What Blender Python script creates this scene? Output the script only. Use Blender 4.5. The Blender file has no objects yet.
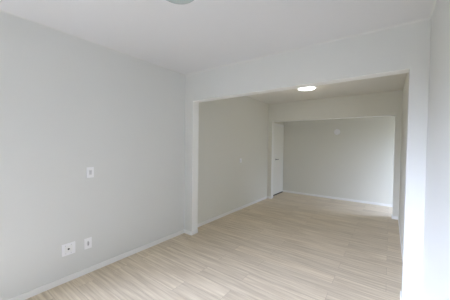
import bpy, bmesh, math
from mathutils import Vector, Matrix

sc = bpy.context.scene
C = sc.collection

# ------------------------------------------------------------------ camera
YAW, PITCH, ROLL = math.radians(-36.23), math.radians(-1.386), math.radians(0.74)
F_PX = 225.5
cam_data = bpy.data.cameras.new('camera')
cam_data.sensor_width = 36.0
cam_data.lens = F_PX / 450.0 * 36.0
cam_data.clip_start = 0.02
cam = bpy.data.objects.new('camera', cam_data)
C.objects.link(cam)
fw = Vector((math.sin(YAW) * math.cos(PITCH), math.cos(YAW) * math.cos(PITCH), math.sin(PITCH)))
rt = Vector((math.cos(YAW), -math.sin(YAW), 0))
up = rt.cross(fw)
rt2 = rt * math.cos(ROLL) + up * math.sin(ROLL)
up2 = up * math.cos(ROLL) - rt * math.sin(ROLL)
m = Matrix((rt2, up2, -fw)).transposed().to_4x4()
m.translation = Vector((0, 0, 1.5))
cam.matrix_world = m
sc.camera = cam

# ------------------------------------------------------------------ world: overcast sky over a darker horizon
w = bpy.data.worlds.new('sky')
sc.world = w
w.use_nodes = True
nt = w.node_tree
nt.nodes.clear()
tc = nt.nodes.new('ShaderNodeTexCoord')
sep = nt.nodes.new('ShaderNodeSeparateXYZ')
ramp = nt.nodes.new('ShaderNodeValToRGB')
bg = nt.nodes.new('ShaderNodeBackground')
wo = nt.nodes.new('ShaderNodeOutputWorld')
nt.links.new(tc.outputs['Generated'], sep.inputs[0])
nt.links.new(sep.outputs['Z'], ramp.inputs[0])
# broad bright haze around the veiled sun, behind and to the left of the camera
SKY, GLOW, GAZ, GEL, GPOW = 12.5, 92.0, 213.0, 10.0, 10.0
gd = (math.sin(math.radians(GAZ)) * math.cos(math.radians(GEL)), math.cos(math.radians(GAZ)) * math.cos(math.radians(GEL)), math.sin(math.radians(GEL)))
dt = nt.nodes.new('ShaderNodeVectorMath'); dt.operation = 'DOT_PRODUCT'; dt.inputs[1].default_value = gd
nt.links.new(tc.outputs['Generated'], dt.inputs[0])
mxm = nt.nodes.new('ShaderNodeMath'); mxm.operation = 'MAXIMUM'; mxm.inputs[1].default_value = 0.0
nt.links.new(dt.outputs['Value'], mxm.inputs[0])
pw = nt.nodes.new('ShaderNodeMath'); pw.operation = 'POWER'; pw.inputs[1].default_value = GPOW
nt.links.new(mxm.outputs[0], pw.inputs[0])
horizon = nt.nodes.new('ShaderNodeMapRange')       # rooftops hide the haze below the horizon
horizon.inputs['From Min'].default_value = 0.0; horizon.inputs['From Max'].default_value = 0.12
nt.links.new(sep.outputs['Z'], horizon.inputs[0])
gm = nt.nodes.new('ShaderNodeMath'); gm.operation = 'MULTIPLY'
nt.links.new(pw.outputs[0], gm.inputs[0]); nt.links.new(horizon.outputs[0], gm.inputs[1])
gs = nt.nodes.new('ShaderNodeVectorMath'); gs.operation = 'SCALE'
gs.inputs[0].default_value = (0.76 * GLOW, 0.825 * GLOW, 1.12 * GLOW)
nt.links.new(gm.outputs[0], gs.inputs['Scale'])
ss = nt.nodes.new('ShaderNodeVectorMath'); ss.operation = 'SCALE'; ss.inputs['Scale'].default_value = SKY
nt.links.new(ramp.outputs[0], ss.inputs[0])
sm = nt.nodes.new('ShaderNodeVectorMath'); sm.operation = 'ADD'
nt.links.new(ss.outputs[0], sm.inputs[0]); nt.links.new(gs.outputs[0], sm.inputs[1])
nt.links.new(sm.outputs[0], bg.inputs['Color'])
nt.links.new(bg.outputs[0], wo.inputs['Surface'])
cr = ramp.color_ramp
cr.elements[0].position = 0.0
cr.elements[0].color = (0.17, 0.165, 0.16, 1)
cr.elements[1].position = 0.25
cr.elements[1].color = (0.715, 0.825, 1.19, 1)
e = cr.elements.new(0.08); e.color = (0.26, 0.26, 0.27, 1)
bg.inputs['Strength'].default_value = 1.0
w.cycles.sampling_method = 'MANUAL'; w.cycles.sample_map_resolution = 512

# daylight portals on the two window openings (they only guide the sampling of the sky)
WY0, WY1, WZ0, WZ1 = -2.9, -0.35, 0.05, 2.30      # near room, left wall beside the camera
VY0, VY1, VZ0, VZ1, VX = 6.08, 6.86, 0.05, 2.10, 0.95   # far room, right end
def portal(name, loc, sx, sy, rz):
    pl = bpy.data.lights.new(name, 'AREA')
    pl.shape = 'RECTANGLE'; pl.size = sx; pl.size_y = sy
    pl.cycles.is_portal = True
    po = bpy.data.objects.new(name, pl); po.location = loc
    po.rotation_euler = (math.radians(90), 0, math.radians(rz))
    C.objects.link(po)
portal('window_portal', (-2.776 - .12, (WY0 + WY1) / 2, (WZ0 + WZ1) / 2), WY1 - WY0, WZ1 - WZ0, -90)
portal('window_portal', (VX + .12, (VY0 + VY1) / 2, (VZ0 + VZ1) / 2), VY1 - VY0, VZ1 - VZ0, 90)

# ------------------------------------------------------------------ exposure
sc.view_settings.view_transform = 'Standard'
sc.view_settings.look = 'None'
sc.view_settings.gamma = 1
sc.view_settings.use_curve_mapping = False
sc.view_settings.exposure = -0.13
LAMP_POWER = 2.2
sc.cycles.max_bounces = 14
sc.cycles.diffuse_bounces = 10
sc.cycles.use_denoising = True

# ------------------------------------------------------------------ materials
def mat(name, color, rough=0.5, bump=0.0, bscale=200, vary=0.0, vscale=2.0, metal=0.0, spec=0.5):
    M = bpy.data.materials.new(name)
    M.use_nodes = True
    t = M.node_tree
    b = t.nodes['Principled BSDF']
    b.inputs['Base Color'].default_value = (*color, 1)
    b.inputs['Roughness'].default_value = rough
    b.inputs['Metallic'].default_value = metal
    b.inputs['Specular IOR Level'].default_value = spec
    g = t.nodes.new('ShaderNodeNewGeometry')
    if vary:
        n = t.nodes.new('ShaderNodeTexNoise'); n.inputs['Scale'].default_value = vscale
        n.inputs['Detail'].default_value = 3
        t.links.new(g.outputs['Position'], n.inputs['Vector'])
        mx = t.nodes.new('ShaderNodeMix'); mx.data_type = 'RGBA'
        mx.inputs[6].default_value = (*[c * (1 - vary) for c in color], 1)
        mx.inputs[7].default_value = (*[min(1, c * (1 + vary)) for c in color], 1)
        t.links.new(n.outputs['Fac'], mx.inputs[0])
        t.links.new(mx.outputs[2], b.inputs['Base Color'])
    if bump:
        n = t.nodes.new('ShaderNodeTexNoise'); n.inputs['Scale'].default_value = bscale
        t.links.new(g.outputs['Position'], n.inputs['Vector'])
        bp = t.nodes.new('ShaderNodeBump'); bp.inputs['Strength'].default_value = bump
        bp.inputs['Distance'].default_value = 0.002
        t.links.new(n.outputs['Fac'], bp.inputs['Height'])
        t.links.new(bp.outputs[0], b.inputs['Normal'])
    return M

WALL = mat('wall_paint', (0.70, 0.705, 0.68), 0.6, 0.15, 120, 0.01, 1.5, spec=0.3)
CEIL = mat('ceiling_paint', (0.715, 0.715, 0.715), 0.7, 0.1, 120, spec=0.2)
CREAM = mat('cream_wall_paint', (0.72, 0.712, 0.648), 0.6, 0.15, 120, 0.01, 1.5, spec=0.3)
CEIL2 = mat('cream_ceiling_paint', (0.76, 0.745, 0.69), 0.7, 0.1, 120, spec=0.2)
TRIM = mat('white_trim', (0.84, 0.84, 0.82), 0.4)
DOOR = mat('door_enamel', (0.82, 0.82, 0.77), 0.35, 0.05, 40)
PLASTIC = mat('white_plastic', (0.87, 0.87, 0.88), 0.3)
GREY = mat('grey_plastic', (0.62, 0.62, 0.63), 0.4)  # plain grey for rocker, screws and socket face
DARK = mat('black_plastic', (0.02, 0.02, 0.025), 0.4)
METAL = mat('brushed_nickel', (0.35, 0.34, 0.33), 0.3, metal=1.0)
ALU = mat('white_aluminium', (0.8, 0.8, 0.8), 0.35)

def floor_mat():
    M = bpy.data.materials.new('oak_laminate'); M.use_nodes = True
    t = M.node_tree; N = t.nodes; L = t.links
    b = N['Principled BSDF']
    g = N.new('ShaderNodeNewGeometry')
    br = N.new('ShaderNodeTexBrick')
    br.inputs['Scale'].default_value = 1.0
    br.inputs['Brick Width'].default_value = 1.29
    br.inputs['Row Height'].default_value = 0.19
    br.inputs['Mortar Size'].default_value = 0.0012
    br.inputs['Mortar Smooth'].default_value = 0.1
    br.offset = 0.37
    br.inputs['Color1'].default_value = (0.0, 0.0, 0.0, 1)
    br.inputs['Color2'].default_value = (1, 1, 1, 1)
    br.inputs['Mortar'].default_value = (0.5, 0.5, 0.5, 1)
    L.new(g.outputs['Position'], br.inputs['Vector'])
    # long grain along the boards (x)
    mp = N.new('ShaderNodeMapping'); mp.inputs['Scale'].default_value = (1.6, 34, 1)
    L.new(g.outputs['Position'], mp.inputs['Vector'])
    ad = N.new('ShaderNodeVectorMath'); ad.operation = 'MULTIPLY_ADD'
    ad.inputs[1].default_value = (7, 3, 0)
    L.new(br.outputs['Color'], ad.inputs[0]); L.new(mp.outputs[0], ad.inputs[2])
    n1 = N.new('ShaderNodeTexNoise'); n1.inputs['Scale'].default_value = 1.0
    n1.inputs['Detail'].default_value = 5; n1.inputs['Roughness'].default_value = 0.6
    L.new(ad.outputs[0], n1.inputs['Vector'])
    cr = N.new('ShaderNodeValToRGB')
    cr.color_ramp.elements[0].position = 0.33
    cr.color_ramp.elements[0].color = (0.56, 0.462, 0.342, 1)
    cr.color_ramp.elements[1].position = 0.67
    cr.color_ramp.elements[1].color = (0.81, 0.71, 0.56, 1)
    L.new(n1.outputs['Fac'], cr.inputs[0])
    hs = N.new('ShaderNodeMix'); hs.data_type = 'RGBA'; hs.blend_type = 'MULTIPLY'
    hs.inputs[0].default_value = 1
    tone = N.new('ShaderNodeMapRange')
    tone.inputs['To Min'].default_value = 0.93; tone.inputs['To Max'].default_value = 1.05
    L.new(br.outputs['Color'], tone.inputs[0])
    L.new(cr.outputs[0], hs.inputs[6]); L.new(tone.outputs[0], hs.inputs[7])
    seam = N.new('ShaderNodeMix'); seam.data_type = 'RGBA'
    seam.inputs[7].default_value = (0.42, 0.33, 0.25, 1)
    L.new(br.outputs['Fac'], seam.inputs[0]); L.new(hs.outputs[2], seam.inputs[6])
    L.new(seam.outputs[2], b.inputs['Base Color'])
    b.inputs['Roughness'].default_value = 0.5
    b.inputs['Specular IOR Level'].default_value = 0.25
    bp = N.new('ShaderNodeBump'); bp.inputs['Strength'].default_value = 0.15
    bp.inputs['Distance'].default_value = 0.001
    L.new(n1.outputs['Fac'], bp.inputs['Height']); L.new(bp.outputs[0], b.inputs['Normal'])
    return M
FLOOR = floor_mat()

def glass_mat():
    M = bpy.data.materials.new('window_glass'); M.use_nodes = True
    t = M.node_tree; N = t.nodes
    N.remove(N['Principled BSDF'])
    tr = N.new('ShaderNodeBsdfTransparent'); tr.inputs[0].default_value = (0.95, 0.97, 0.96, 1)
    gl = N.new('ShaderNodeBsdfGlossy'); gl.inputs['Roughness'].default_value = 0.02
    mx = N.new('ShaderNodeMixShader'); mx.inputs[0].default_value = 0.06
    t.links.new(tr.outputs[0], mx.inputs[1]); t.links.new(gl.outputs[0], mx.inputs[2])
    t.links.new(mx.outputs[0], N['Material Output'].inputs[0])
    return M
GLASS = glass_mat()

def diffuser_mat(name, color, strength):
    M = bpy.data.materials.new(name); M.use_nodes = True
    b = M.node_tree.nodes['Principled BSDF']
    b.inputs['Base Color'].default_value = (*color, 1)
    b.inputs['Roughness'].default_value = 0.25
    b.inputs['Emission Color'].default_value = (0.97, 0.99, 1.0, 1)
    b.inputs['Emission Strength'].default_value = strength
    return M
LIT = diffuser_mat('lit_opal_glass', (0.9, 0.9, 0.88), 6.0)
UNLIT = diffuser_mat('unlit_opal_glass', (0.50, 0.57, 0.56), 0.0)

# ------------------------------------------------------------------ mesh helpers
def link(name, bm, material, parent=None, smooth=False):
    me = bpy.data.meshes.new(name)
    bmesh.ops.recalc_face_normals(bm, faces=bm.faces)
    bm.to_mesh(me); bm.free()
    if smooth:
        for p in me.polygons: p.use_smooth = True
    me.materials.append(material)
    o = bpy.data.objects.new(name, me)
    C.objects.link(o)
    if parent: o.parent = parent
    return o

def box(bm, a, b):
    x0, y0, z0 = a; x1, y1, z1 = b
    v = [bm.verts.new(p) for p in ((x0,y0,z0),(x1,y0,z0),(x1,y1,z0),(x0,y1,z0),(x0,y0,z1),(x1,y0,z1),(x1,y1,z1),(x0,y1,z1))]
    for f in ((0,3,2,1),(4,5,6,7),(0,1,5,4),(1,2,6,5),(2,3,7,6),(3,0,4,7)):
        bm.faces.new([v[i] for i in f])

def prism(bm, pts, d):
    """extrude the closed loop pts (3D) by vector d"""
    d = Vector(d)
    a = [bm.verts.new(p) for p in pts]
    b = [bm.verts.new(Vector(p) + d) for p in pts]
    bm.faces.new(a); bm.faces.new(list(reversed(b)))
    n = len(pts)
    for i in range(n):
        j = (i + 1) % n
        bm.faces.new((a[j], a[i], b[i], b[j]))

def lathe(bm, prof, seg=48, axis='z', origin=(0, 0, 0)):
    rings = []
    for r, h in prof:
        if r < 1e-6:
            q = (0, 0, h)
            rings.append([bm.verts.new(orient(q, axis, origin))])
        else:
            rings.append([bm.verts.new(orient((r * math.cos(2*math.pi*k/seg), r * math.sin(2*math.pi*k/seg), h), axis, origin)) for k in range(seg)])
    for A, B in zip(rings, rings[1:]):
        for k in range(seg):
            l = (k + 1) % seg
            if len(A) == 1 and len(B) == 1: continue
            if len(A) == 1: bm.faces.new((A[0], B[k], B[l]))
            elif len(B) == 1: bm.faces.new((A[k], B[0], A[l]))
            else: bm.faces.new((A[k], B[k], B[l], A[l]))

def orient(q, axis, o):
    x, y, z = q
    if axis == 'x': p = (z, x, y)
    elif axis == '-y': p = (x, -z, y)
    else: p = (x, y, z)
    return (p[0] + o[0], p[1] + o[1], p[2] + o[2])

def bevel(o, wd=0.003, seg=2):
    m = o.modifiers.new('bevel', 'BEVEL'); m.width = wd; m.segments = seg; m.limit_method = 'ANGLE'
    return o

def struct(o):
    o['kind'] = 'structure'; return o

def thing(name, label, cat, loc):
    o = bpy.data.objects.new(name, None); o.empty_display_size = 0.1
    C.objects.link(o); o.location = loc
    o['label'] = label; o['category'] = cat
    return o

# ------------------------------------------------------------------ room dimensions
XL = -2.776                     # left wall, all three zones
XR, XR2 = 0.2655, 0.176         # right wall: near room, middle room
Y0 = -3.1                         # rear wall with the window, out of view
YA, YB, TA = 2.654, 2.702, 0.142   # first divider: front face at left / right, thickness
ZA, ZAR = 2.201, 2.228
XP, XJ = -2.605, 0.1265         # first divider's piers
Y2, T2, Z2 = 5.834, 0.15, 2.155 # second divider
XP2, XJ2 = -2.666, 0.070
Y3 = 6.957                      # far wall
H = 2.65
BH, BT = 0.062, 0.012           # baseboard

def slab(name, a, b, M):
    bm = bmesh.new(); box(bm, a, b)
    return struct(link(name, bm, M))

slab('floor', (XL - .15, Y0 - .15, -.1), (VX + .15, Y3 + .15, 0), FLOOR)
slab('ceiling', (XL - .15, Y0 - .15, H), (VX + .15, YA + TA / 2, H + .1), CEIL)
slab('ceiling_middle', (XL - .15, YA + TA / 2, H), (VX + .15, Y3 + .15, H + .1), CEIL2)
slab('wall_right', (XR, Y0 - .15, 0), (XR + .14, YB + .05, H), WALL)
slab('wall_right_middle', (XR2, YB + TA - .02, 0), (XR + .14, Y2 + T2, H), CREAM)
slab('wall_right_far_return', (XR + .14, Y2 + .01, 0), (VX + .1, Y2 + T2, H), CREAM)
slab('wall_far', (XL - .14, Y3, 0), (VX + .1, Y3 + .14, H), CREAM)

# left wall with the doorway of the far room
DY0, DY1, DZ = 6.05, 6.935, 2.10
bm = bmesh.new()
box(bm, (XL - .1, Y0, 0), (XL, WY0, H))
box(bm, (XL - .1, WY0, 0), (XL, WY1, WZ0))
box(bm, (XL - .1, WY0, WZ1), (XL, WY1, H))
YS = YA + TA / 2       # the near room's paint ends inside the first divider
box(bm, (XL - .1, WY1, 0), (XL, YS, H))
struct(link('wall_left', bm, WALL))
bm = bmesh.new()
prism(bm, [(XL, YS, 0), (XL, DY0, 0), (XL, DY0, DZ), (XL, DY1, DZ), (XL, DY1, 0), (XL, Y3, 0), (XL, Y3, H), (XL, YS, H)], (-.1, 0, 0))
struct(link('wall_left_middle', bm, CREAM))
slab('panel_behind_door', (XL - .14, DY0 - .1, 0), (XL - .1, Y3, H), mat('unlit_hall_dark', (0.05, 0.045, 0.04), 0.8))  # closing panel; the darkness beyond the door is put into its colour

slab('wall_rear', (XL - .1, Y0 - .14, 0), (XR + .14, Y0, H), WALL)
# right end of the far room, with its window
bm = bmesh.new()
for a, b in (((VX, Y2 + T2, 0), (VX + .1, VY0, H)), ((VX, VY1, 0), (VX + .1, Y3, H)),
             ((VX, VY0, 0), (VX + .1, VY1, VZ0)), ((VX, VY0, VZ1), (VX + .1, VY1, H))):
    box(bm, a, b)
struct(link('wall_right_far', bm, CREAM))

def sliding_window(name, x, y0, y1, z0, z1, bars=1):
    fw_ = .045
    fx0, fx1 = x - .025, x + .025
    bm = bmesh.new()
    box(bm, (fx0, y0, z0), (fx1, y0 + fw_, z1)); box(bm, (fx0, y1 - fw_, z0), (fx1, y1, z1))
    box(bm, (fx0, y0 + fw_, z0), (fx1, y1 - fw_, z0 + fw_)); box(bm, (fx0, y0 + fw_, z1 - fw_), (fx1, y1 - fw_, z1))
    edges = [y0 + fw_, y1 - fw_]
    if bars:
        ym = (y0 + y1) / 2
        box(bm, (fx0, ym - .03, z0 + fw_), (fx1, ym + .03, z1 - fw_))
        edges = [y0 + fw_, ym - .03, ym + .03, y1 - fw_]
    win = struct(link(name, bm, ALU))
    for a, b in zip(edges[::2], edges[1::2]):
        bm = bmesh.new(); box(bm, (x - .003, a, z0 + fw_), (x + .003, b, z1 - fw_))
        link('glass_pane', bm, GLASS, win)
sliding_window('window_1', XL - .065, WY0, WY1, WZ0, WZ1)
sliding_window('window_2', VX + .065, VY0, VY1, VZ0, VZ1, 0)

# first divider: two piers and a beam in one plastered frame
def ya(x): return YA + (YB - YA) * (x - XP) / (XJ - XP)
bm = bmesh.new()
loop = [(XL, 0), (XP, 0), (XP, ZA), (XJ, ZAR), (XJ, 0), (XR, 0), (XR, H), (XL, H)]
prism(bm, [(x, ya(x), z) for x, z in loop], (0, TA, 0))
bevel(struct(link('wall_divider_front', bm, WALL)), 0.004)
# second divider
bm = bmesh.new()
loop = [(XL, 0), (XP2, 0), (XP2, Z2), (XJ2, Z2), (XJ2, 0), (XR2, 0), (XR2, H), (XL, H)]
prism(bm, [(x, Y2, z) for x, z in loop], (0, T2, 0))
bevel(struct(link('wall_divider_far', bm, CREAM)), 0.004)

# thin linings in both openings, coloured bright where soffit and left jamb catch light
REVEAL = mat('brightened_reveal', (0.87, 0.87, 0.84), 0.5)
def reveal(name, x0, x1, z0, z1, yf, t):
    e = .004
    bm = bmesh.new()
    pts = [(x0, 0), (x0, z0), (x1, z1), (x1, z1 - e), (x0 + e, z0 - e), (x0 + e, 0)]   # left side and soffit; the shaded right side gets none
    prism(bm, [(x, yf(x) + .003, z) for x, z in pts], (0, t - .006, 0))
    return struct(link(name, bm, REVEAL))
reveal('bright_lining_front', XP, XJ, ZA, ZAR, ya, TA)
reveal('bright_lining_far', XP2, XJ2, Z2, Z2, lambda x: Y2, T2)

# baseboards
def skirt(name, runs):
    """runs: boxes (x0,y0,x1,y1) of skirting standing on the floor"""
    bm = bmesh.new()
    for x0, y0, x1, y1 in runs: box(bm, (x0, y0, 0), (x1, y1, BH))
    o = struct(link(name, bm, TRIM)); bevel(o, 0.003)
    return o
yl = ya(XL)
skirt('baseboard_left', [(XL, WY1, XL + BT, yl)])
skirt('baseboard_left_middle', [(XL, ya(XP) + TA, XL + BT, Y2)])
skirt('baseboard_left_pier', [(XL + BT, yl - BT, XP + BT, yl), (XP, yl, XP + BT, yl + TA + .004)])
skirt('baseboard_left_far_pier', [(XL + BT, Y2 - BT, XP2 + BT, Y2), (XP2, Y2, XP2 + BT, Y2 + T2)])
skirt('baseboard_right', [(XR - BT, Y0, XR, YB - .01)])
skirt('baseboard_right_pier', [(XJ - BT, YB - BT - .002, XR - BT, YB), (XJ - BT, YB, XJ, YB + TA)])
skirt('baseboard_right_far_pier', [(XJ2 - BT, Y2 - BT, XR2, Y2), (XJ2 - BT, Y2, XJ2, Y2 + T2)])
skirt('baseboard_right_middle', [(XR2 - BT, YB + TA, XR2, Y2 - BT)])
skirt('baseboard_far', [(XL, Y3 - BT, VX, Y3)])

# slim plaster cove where walls meet the near room's ceiling
def cove(name, pts_in, a, b):
    bm = bmesh.new()
    A = [bm.verts.new((a[0] + dx, a[1] + dy, H - dz)) for dx, dy, dz in pts_in]
    B = [bm.verts.new((b[0] + dx, b[1] + dy, H - dz)) for dx, dy, dz in pts_in]
    n = len(A)
    for i in range(n - 1): bm.faces.new((A[i], A[i+1], B[i+1], B[i]))
    bm.faces.new((A[-1], A[0], B[0], B[-1])); bm.faces.new(A); bm.faces.new(list(reversed(B)))
    return struct(link(name, bm, WALL))
def prof(sx, sy, r=0.016):
    pts = [(0, 0, 0)]
    for k in range(6):
        t = k / 5 * math.pi / 2
        u, v = r * (1 - math.sin(t)), r * (1 - math.cos(t))
        pts.append((sx * u, sy * u, v))
    return pts
cove('trim_1', prof(1, 0), (XL, Y0, 0), (XL, yl, 0))
cove('trim_2', prof(0, -1), (XL, yl, 0), (XR, ya(XR), 0))
cove('trim_3', prof(-1, 0), (XR, Y0, 0), (XR, ya(XR), 0))

# ------------------------------------------------------------------ door of the far room
bm = bmesh.new()
box(bm, (XL - .01, DY0 + .03, .03), (XL + .025, DY1 - .03, DZ - .03))
door = bevel(struct(link('door_1', bm, DOOR)), 0.003)
bm = bmesh.new()
prism(bm, [(XL - .1, DY0, 0), (XL - .1, DY0 + .027, 0), (XL - .1, DY0 + .027, DZ - .027), (XL - .1, DY1 - .027, DZ - .027),
           (XL - .1, DY1 - .027, 0), (XL - .1, DY1, 0), (XL - .1, DY1, DZ), (XL - .1, DY0, DZ)], (.118, 0, 0))
link('door_frame', bm, TRIM, door)
bm = bmesh.new()   # casing
c = .05
prism(bm, [(XL, DY0 - c, 0), (XL, DY0 - .001, 0), (XL, DY0 - .001, DZ + .001), (XL, DY1, DZ + .001), (XL, DY1, DZ + c), (XL, DY0 - c, DZ + c)], (.012, 0, 0))
link('door_casing', bm, TRIM, door)
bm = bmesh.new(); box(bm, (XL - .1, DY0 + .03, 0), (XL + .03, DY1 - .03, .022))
th = link('dark_gap_strip', bm, mat('gap_darkness', (.03, .027, .024), .6), door); th['label'] = 'dark strip shading the gap under the door'  # strip added under the leaf; the dark of the gap is its colour
hx, hy, hz = XL + .025, 6.32, 1.075
bm = bmesh.new()
lathe(bm, [(0, 0), (.026, 0), (.026, .006), (.010, .008), (.010, .045), (0, .045)], 24, 'x', (hx, hy, hz))
box(bm, (hx + .036, hy - .01, hz - .010), (hx + .052, hy + .12, hz + .010))
h = bevel(link('door_handle', bm, METAL, door), 0.003); h['label'] = 'dark metal lever handle'
bm = bmesh.new()
lathe(bm, [(0, 0), (.026, 0), (.026, .006), (.022, .009), (0, .009)], 24, 'x', (hx, hy, hz + .13))
link('lock_rose', bm, PLASTIC, door)

# ------------------------------------------------------------------ wall plates on the left wall (face +x)
def plate_mesh(wy, wz, d=.008):
    bm = bmesh.new(); box(bm, (0, -wy/2, -wz/2), (d, wy/2, wz/2)); return bm

# light switch
t = thing('light_switch', 'small white upright light switch alone on the left wall, above the outlets', 'light switch', (XL, 1.170, 1.160))
bevel(link('plate', plate_mesh(.078, .120), PLASTIC, t), .003)
bm = bmesh.new(); box(bm, (.008, -.019, -.034), (.0095, .019, .034))
link('switch_bezel', bm, TRIM, t)
bm = bmesh.new()
prism(bm, [(.0095, -.013, -.024), (.0125, -.013, -.024), (.0105, -.013, 0), (.0155, -.013, .024), (.0095, -.013, .024)], (0, .026, 0))
link('rocker', bm, GREY, t)

def outlet_holes(t, y, z, s=1.0, M=DARK):
    for dy, dz in ((-.0095, 0), (0, -.004), (.0095, 0)):
        bm = bmesh.new()
        lathe(bm, [(0, 0), (.0032 * s, 0), (.0032 * s, .001), (0, .001)], 12, 'x', (.0105, y + dy, z + dz))
        link('pin_hole', bm, M, t)

# double square plate
t = thing('telephone_outlet', 'square white wall plate with a dark centre hole low on the left wall', 'outlet', (XL, .952, .352))
bevel(link('plate', plate_mesh(.128, .128), PLASTIC, t), .003)
bm = bmesh.new(); box(bm, (.008, -.036, -.036), (.0105, .036, .036))
bevel(link('insert', bm, TRIM, t), .0008)
bm = bmesh.new()
lathe(bm, [(0, 0), (.010, 0), (.010, .0015), (0, .0015)], 20, 'x', (.0105, -.002, .002))
j = link('socket_hole', bm, DARK, t); j['label'] = 'round black socket hole'
for dy, dz in ((-.03, .042), (.025, .042), (-.028, -.042), (.022, -.044)):
    bm = bmesh.new()
    lathe(bm, [(0, 0), (.005, 0), (.005, .001), (0, .001)], 12, 'x', (.008, dy, dz))
    link('screw', bm, GREY, t)

# power outlet
t = thing('power_outlet', 'upright white power outlet low on the left wall, nearer the pier', 'outlet', (XL, 1.145, .346))
bevel(link('plate', plate_mesh(.080, .122), PLASTIC, t), .003)
bm = bmesh.new()
pts = [(.008, .013 * math.cos(a) * (1 if abs(math.cos(a)) < .9 else 1), .029 * math.sin(a)) for a in [k * math.pi / 12 for k in range(24)]]
prism(bm, pts, (.0025, 0, 0))
link('socket_face', bm, GREY, t)
for dy, dz in ((0, .014), (0, 0), (0, -.014)):
    bm = bmesh.new()
    lathe(bm, [(0, 0), (.0035, 0), (.0035, .001), (0, .001)], 12, 'x', (.0105, dy, dz))
    link('pin_hole', bm, DARK, t)

# small plate in the middle room
t = thing('blank_wall_plate', 'small white wall plate on the left wall beyond the first pier', 'wall plate', (XL, 4.40, 1.137))
bevel(link('plate', plate_mesh(.085, .095), PLASTIC, t), .003)
bm = bmesh.new(); lathe(bm, [(0, 0), (.024, 0), (.022, .007), (0, .009)], 20, 'x', (.008, .0, 0))
link('knob', bm, PLASTIC, t)

# round cover on the far wall
t = thing('round_wall_cover', 'round white cover plate high on the far wall', 'wall cover', (-1.211, Y3, 1.893))
bm = bmesh.new()
lathe(bm, [(0, 0), (.080, 0), (.080, .006), (.070, .014), (.05, .017), (0, .018)], 40, '-y')
link('cover', bm, PLASTIC, t, smooth=False)

# ------------------------------------------------------------------ ceiling lamps
def ceiling_lamp(label, loc, r, M, power=0, depth=.05):
    t = thing('ceiling_lamp', label, 'ceiling lamp', loc)
    t['group'] = 'flush ceiling lamps'
    bm = bmesh.new()
    lathe(bm, [(0, 0), (r, 0), (r, -.018), (r - .008, -.024), (0, -.024)], 64)
    link('base_ring', bm, ALU, t, False)
    bm = bmesh.new()
    ri = r - .012
    lathe(bm, [(ri, -.024)] + [(ri * math.cos(a), -.024 - depth * math.sin(a)) for a in [k * math.pi / 20 for k in range(1, 10)]] + [(0, -.024 - depth)], 64)
    g = link('glass_shade', bm, M, t, True)
    bm = bmesh.new(); lathe(bm, [(0, 0), (.008, 0), (.006, -.008), (0, -.009)], 16, origin=(0, 0, -.024 - depth))
    link('finial', bm, METAL, t, True)
    if power:
        l = bpy.data.lights.new('lamp_bulb', 'POINT'); l.energy = power; l.color = (1.0, 0.90, 0.72)
        l.shadow_soft_size = .1
        lo = bpy.data.objects.new('lamp_bulb', l); C.objects.link(lo); lo.parent = t; lo.location = (0, 0, -.20)
    return t
ceiling_lamp('unlit flush round glass lamp on the near room ceiling, cut by the frame top', (-1.285, 1.14, H), .16, UNLIT)
ceiling_lamp('lit flush round glass lamp on the middle room ceiling', (-1.36, 4.56, H), .172, LIT, LAMP_POWER, .016)
